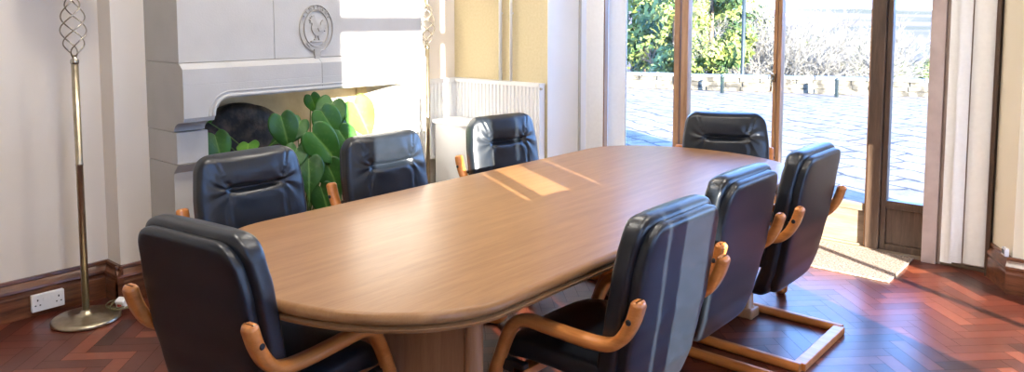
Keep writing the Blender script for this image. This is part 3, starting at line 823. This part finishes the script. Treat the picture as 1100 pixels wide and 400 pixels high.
leaves = [ # joint, tip dir, normal, size, mat, split
    ((-3.76, 2.58, 1.055), (.15, .25, -.9), (.8, -.5, .3), .12, 'leaf_mid', 0),
    ((-3.66, 2.66, 1.02), (.2, -.35, -.6), (.75, -.3, .6), .22, 'leaf_mid', 0),
    ((-3.62, 2.78, 1.005), (.15, .35, -.75), (.85, -.35, .45), .25, 'leaf_bright', 0),
    ((-3.63, 2.56, .975), (.25, .35, -.75), (.85, -.4, .4), .21, 'leaf_mid', 0),
    ((-3.68, 2.33, .965), (.2, .12, -.9), (.85, -.45, .3), .20, 'leaf_dark', 0),
    ((-3.70, 2.47, .925), (.2, -.5, -.5), (.8, -.2, .6), .15, 'leaf_mid', 0),
    ((-3.52, 2.42, .88), (.25, .55, -.75), (.85, -.45, .5), .25, 'leaf_mid', 0),
    ((-3.86, 2.04, .875), (.25, .05, -.75), (.8, -.5, .5), .18, 'leaf_mid', 0),
    ((-3.80, 2.20, .815), (.3, -.2, -.12), (.2, -.3, .9), .15, 'leaf_bright', 0),
    ((-3.58, 2.64, .86), (.25, .4, -.8), (.85, -.4, .4), .20, 'leaf_mid', 0),
    ((-3.50, 2.38, .74), (.3, -.2, -.8), (.85, -.5, .3), .20, 'leaf_dark', 0),
    ((-3.50, 2.50, .70), (.25, .25, -.9), (.85, -.4, .3), .20, 'leaf_dark', 0),
    ((-3.50, 2.60, .75), (.25, .5, -.7), (.85, -.4, .3), .18, 'leaf_dark', 0),
    ((-3.55, 2.34, .80), (.3, -.5, -.6), (.8, -.3, .5), .16, 'leaf_dark', 0),
    ((-3.48, 2.44, .58), (.3, .1, -.9), (.85, -.4, .3), .19, 'leaf_dark', 0),
    ((-3.97, 2.06, .935), (.2, -.2, .35), (.8, -.5, .3), .07, 'leaf_mid', 0),
    ((-3.56, 2.78, .74), (.3, .5, -.7), (.85, -.3, .4), .19, 'leaf_mid', 0),
    ((-3.60, 2.86, .60), (.3, .6, -.7), (.85, -.3, .4), .20, 'leaf_dark', 0),
    ((-3.50, 2.66, .56), (.3, .4, -.8), (.85, -.3, .4), .20, 'leaf_dark', 0),
    ((-3.55, 2.26, .58), (.3, -.5, -.6), (.85, -.5, .3), .19, 'leaf_dark', 0),
    ((-3.78, 2.50, .88), (-.1, -.6, -.3), (.8, -.1, .7), .18, 'leaf_dark', 0),
    ((-3.74, 2.72, .90), (.1, .6, -.6), (.8, -.2, .6), .18, 'leaf_dark', 0),
    ((-3.72, 2.56, .78), (.2, -.2, -.8), (.9, -.2, .3), .22, 'leaf_dark', 0),
    ((-3.70, 2.66, .66), (.2, .3, -.8), (.9, -.2, .3), .22, 'leaf_dark', 0),
    ((-3.72, 2.44, .66), (.2, -.3, -.8), (.9, -.2, .3), .22, 'leaf_dark', 0),
]
for i, (p, t_, n_, s_, m_, q_) in enumerate(leaves): leaf(p, t_, n_, s_, m_, q_, i + 1)

# ------------------------------------------------------------------ fill lights added at the ceiling, unseen above the frame
for (x, y, lab) in ((-2.7, 3.1, 'added round ceiling fill light over the far fireplace side'), (-.9, 3.1, 'added round ceiling fill light over the right hand chairs'), (-2.7, 1.3, 'added round ceiling fill light over the near left of the table'), (-.9, 1.3, 'added round ceiling fill light over the near right chair')):
    e = empty('ceiling_fill_light', (x, y, H)); tag(e, lab, 'ceiling fill light', 'added round ceiling fill lights')
    MB().lathe([(.24, 0), (.24, -.03), (.22, -.035)], 32).build('rim', M['white'], e)
    MB().lathe([(.215, -.03), (.20, -.06), (.12, -.085), (.01, -.092)], 32).build('fill_diffuser', M['lamp'], e)

# ------------------------------------------------------------------ outdoors
ZG = -.06
tc_ = MB(); tc_.add([(-22, YW + .12, ZG), (9, YW + .12, ZG), (9, 22, ZG), (-22, 10.0, ZG)], [(0, 1, 2, 3)])
A = Vector((-24, 8.99)); B = Vector((10, 22.1))
tc_ = MB().prism([(-24, YW + .13), (12, YW + .13), (12, 22.9), (-24, 8.99)], 'z', ZG - .3, ZG)
struct('terrace_paving', tc_, M['flags'])
dirw = (B - A).normalized(); nw = Vector((-dirw.y, dirw.x)); ang = math.atan2(dirw.y, dirw.x); LW = (B - A).length
e = empty('terrace_wall', (A.x, A.y, ZG), ang); tag(e, 'low rubble stone wall with flat coping at the terrace edge', 'wall')
m = MB(); x = 0
while x < LW:
    for row in range(3):
        xx = x - R.uniform(0, .1); wd = R.uniform(.28, .5)
        m.box(xx, xx + wd - .012, R.uniform(-.012, .012), .30, row * .095 + .004, row * .095 + .092)
    x += .36
m.box(0, LW, .03, .27, 0, .285)
m.build('rubble_courses', M['rubble'], e, bevel=.008, seg=1)
m = MB(); x = 0
while x < LW:
    wd = R.uniform(.7, 1.1); m.box(x, x + wd - .01, -.035, .34, .285, .285 + R.uniform(.055, .07)); x += wd
m.build('coping', M['cap'], e, bevel=.008, seg=1)
F2 = Vector((-.652, .758)); R2 = Vector((.758, .652))
def at(u, fwd):
    r_ = fwd * (u - 550) / 823; return F2 * fwd + R2 * r_
for (u, f_, lab) in ((777.5, 15.9, 'short dark iron post on the terrace wall, left one'), (901.5, 15.1, 'short dark iron post on the terrace wall, right one')):
    p = at(u, f_); e = empty('iron_post', (p.x, p.y, ZG)); tag(e, lab, 'post', 'iron posts at the terrace wall')
    MB().box(-.03, .03, -.03, .03, 0, .33).build('shaft', M['darkmetal'], e, bevel=.004)
    MB().lathe([(.035, .33), (.045, .345), (.03, .37), (.005, .385)], 12).build('finial', M['darkmetal'], e)
# ground beyond and hills
def hill(name, rows, mat):
    vs = []; fs = []; n = len(rows[0])
    for r_ in rows: vs += r_
    for i in range(len(rows) - 1):
        for j in range(n - 1): a = i * n + j; fs.append((a, a + 1, a + n + 1, a + n))
    return struct(name, MB().add(vs, fs, True), mat)
rows = []
for f_ in (14, 20, 30, 50, 80, 120, 170, 230, 300, 400):
    row = []
    for k in range(41):
        u = -1600 + k * 120
        p = at(u, f_)
        base = -2.5 if f_ < 60 else -2.5 + (f_ - 60) * .017
        zz = base + (1.6 * noise.noise(Vector((p.x * .012, p.y * .012, 0))) if f_ > 60 else 0)
        if f_ > 200: zz += (f_ - 200) * .013 * (1 + .3 * noise.noise(Vector((u * .004, 1, 0))))
        if f_ == 14: zz = -.7
        row.append((p.x, p.y, zz))
    rows.append(row)
hill('ground_beyond', rows, M['field'])
def conifer(u, fwd, h, rad_, mat, label, n=5200, base=-2.5, group=None, seed=1, size=.16, name='evergreen_tree'):
    rr = random.Random(seed); p = at(u, fwd); e = empty(name, (p.x, p.y, base)); tag(e, label, 'tree', group)
    blobs = []
    for _ in range(46):
        t = rr.random() ** .8; a = rr.uniform(0, 6.283); k = rad_ * (1 - .75 * t) * rr.uniform(.45, 1)
        blobs.append((Vector((k * math.cos(a), k * math.sin(a), h * (.08 + .88 * t))), rad_ * rr.uniform(.18, .34)))
    vs = []; fs = []
    for _ in range(n):
        c, r0 = rr.choice(blobs)
        dd = Vector((rr.gauss(0, 1), rr.gauss(0, 1), rr.gauss(0, .7))).normalized()
        q = c + dd * r0 * rr.uniform(.75, 1.08)
        t1 = Vector((rr.gauss(0, 1), rr.gauss(0, 1), rr.gauss(0, 1))).normalized(); t2 = t1.cross(dd).normalized()
        s = size * rr.uniform(.5, 1.3); o = len(vs)
        vs += [tuple(q - t2 * s * .4), tuple(q + t1 * s), tuple(q + t2 * s * .4), tuple(q - t1 * s * .5)]; fs.append((o, o + 1, o + 2, o + 3))
    MB().add(vs, fs).build('foliage', mat, e)
    MB().tube([(0, 0, 0), (0, 0, h * .5), (.05, 0, h * .9)], [rad_ * .07, rad_ * .05, .02], 8).build('trunk', M['trunk'], e)
conifer(728, 24, 9.5, 2.9, M['conifer'], 'tall yellow-green evergreen behind the terrace wall, between the brown posts', 15000, seed=3)
conifer(683, 31, 11, 2.9, M['conifer'], 'green evergreen tree behind the wall at the left of the glass', 12000, seed=5)
conifer(764, 18.8, 6.6, 1.35, M['conifer'], 'lower yellow-green evergreen behind the wall, near the thin iron post', 16000, size=.095, seed=8)
def bare(u, fwd, h, spread, mat, label, seed, base=-1.6, stems=6, depth=5, group='bare twiggy shrubs beyond the terrace wall', name='bare_shrub'):
    rr = random.Random(seed); p = at(u, fwd); e = empty(name, (p.x, p.y, base)); tag(e, label, 'shrub', group)
    m = MB()
    def grow(q, d_, ln, r0, dep):
        q2 = q + d_ * ln
        a = d_.cross(Vector((rr.gauss(0, 1), rr.gauss(0, 1), rr.gauss(0, 1)))).normalized(); b = d_.cross(a)
        r1 = r0 * .7
        vs = [tuple(q + (a * math.cos(t) + b * math.sin(t)) * r0) for t in (0, 2.09, 4.19)] + [tuple(q2 + (a * math.cos(t) + b * math.sin(t)) * r1) for t in (0, 2.09, 4.19)]
        m.add(vs, [(0, 1, 4, 3), (1, 2, 5, 4), (2, 0, 3, 5)])
        if dep == 0: return
        for _ in range(rr.choice((2, 3, 3))):
            nd = (d_ + Vector((rr.gauss(0, .5), rr.gauss(0, .5), rr.gauss(.08, .4)))).normalized()
            grow(q2 if rr.random() < .7 else q + d_ * ln * .6, nd, ln * rr.uniform(.62, .88), r1, dep - 1)
    for _ in range(stems):
        a = rr.uniform(0, 6.28); d0 = Vector((math.cos(a) * spread, math.sin(a) * spread, 1)).normalized()
        grow(Vector((math.cos(a) * .2, math.sin(a) * .2, 0)), d0, h * .26, .034, depth)
    m.build('branches', mat, e)
labs = ['bare pale shrub behind the wall just left of the narrow brown post', 'bare pale shrub behind the wall just right of the narrow brown post', 'spreading bare shrub below the small red sign', 'wide bare shrub behind the wall over the right iron post', 'bare shrub half hidden by the dark door post']
for i, (u, f_, h_) in enumerate(((815, 21, 3.9), (836, 19.5, 3.6), (866, 22, 4.2), (900, 20, 3.7), (926, 23, 3.8))):
    bare(u, f_, h_, .62, M['twig'], labs[i], 20 + i, stems=8, depth=6)
bare(686, 21, 2.6, .6, M['redleaf'], 'russet bare shrub before the evergreen at the left edge of the glass', 40, stems=8)
for i, (u, f_, w_, lab) in enumerate(((870, 25, 1.3, 'dark green undergrowth mound behind the bare shrubs'), (920, 26, 1.2, 'dark green undergrowth mound left of the door post'), (715, 19.5, .8, 'low dark bush behind the wall under the left evergreen'))):
    conifer(u, f_, 3.0, w_, M['darkbush'], lab, 2600, base=-2.2, seed=60 + i, size=.13, name='low_bush')
for i, (u, f_, lab) in enumerate(((966, 40, 'small green bush in the field seen through the door glass, left'), (996, 42, 'small green bush in the field seen through the door glass, right'))):
    conifer(u, f_, 1.9, .8, M['darkbush'], lab, 1000, base=-2.7, seed=70 + i, size=.2, name='low_bush')
p = at(799, 17.5); e = empty('lamp_post', (p.x, p.y, -1)); tag(e, 'slim dark green lamp post beyond the terrace wall', 'lamp post')
MB().lathe([(.07, 0), (.07, .5), (.045, .6), (.04, 4.6)], 12).build('shaft', M['darkmetal'], e)
MB().lathe([(.055, 4.6), (.15, 4.7), (.2, 5.0), (.1, 5.15), (.02, 5.3)], 12).build('lantern', M['glassy_white'], e)
p = at(848, 18.2); e = empty('road_sign', (p.x, p.y, -2.5), rad(40)); tag(e, 'small red and white road sign above the bare shrubs', 'sign')
MB().box(-.22, .22, -.015, .015, 4.02, 4.16).build('red_board', M['sign'], e)
MB().box(-.14, .10, -.022, -.014, 4.065, 4.115).build('white_panel', M['white'], e)
MB().tube([(-.15, .03, 0), (-.15, .03, 4.15)], .025, 8).build('post', M['twig'], e)

# ------------------------------------------------------------------ light
EL = 11.2
sd = Vector((-.882 * math.cos(rad(EL)), .471 * math.cos(rad(EL)), -math.sin(rad(EL))))
sl = bpy.data.lights.new('sun', 'SUN'); sl.energy = 14.0; sl.angle = rad(.35); sl.color = (1, .93, .82)
so = bpy.data.objects.new('sun', sl); C.objects.link(so); so.rotation_euler = sd.to_track_quat('-Z', 'Y').to_euler(); so.location = (8, -4, 6)
w = bpy.data.worlds.new('sky'); S.world = w; w.use_nodes = True; t = w.node_tree
bg = t.nodes['Background']; tcn = N(t, 'ShaderNodeTexCoord'); sx = N(t, 'ShaderNodeSeparateXYZ')
t.links.new(tcn.outputs['Generated'], sx.inputs[0])
col = ramp(t, sx.outputs['Z'], [(0.0, (.32, .54, 1.0)), (.10, (.27, .50, 1.0)), (.35, (.18, .38, .9)), (1, (.07, .17, .5))])
t.links.new(col, bg.inputs['Color']); bg.inputs['Strength'].default_value = 3.1

# ------------------------------------------------------------------ camera
cd = bpy.data.cameras.new('camera'); co = bpy.data.objects.new('camera', cd); C.objects.link(co)
co.location = (0, 0, 1.5); co.rotation_euler = (rad(90) - math.atan(67 / 820), 0, rad(40.7))
cd.sensor_width = 36; cd.lens = 820 / 1100 * 36; cd.shift_y = -(200 - 87) / 1100; cd.clip_start = .05; cd.clip_end = 2000
S.camera = co
S.view_settings.view_transform = 'Standard'; S.view_settings.look = 'None'; S.view_settings.gamma = 1
S.view_settings.use_curve_mapping = False; S.view_settings.exposure = 2.02
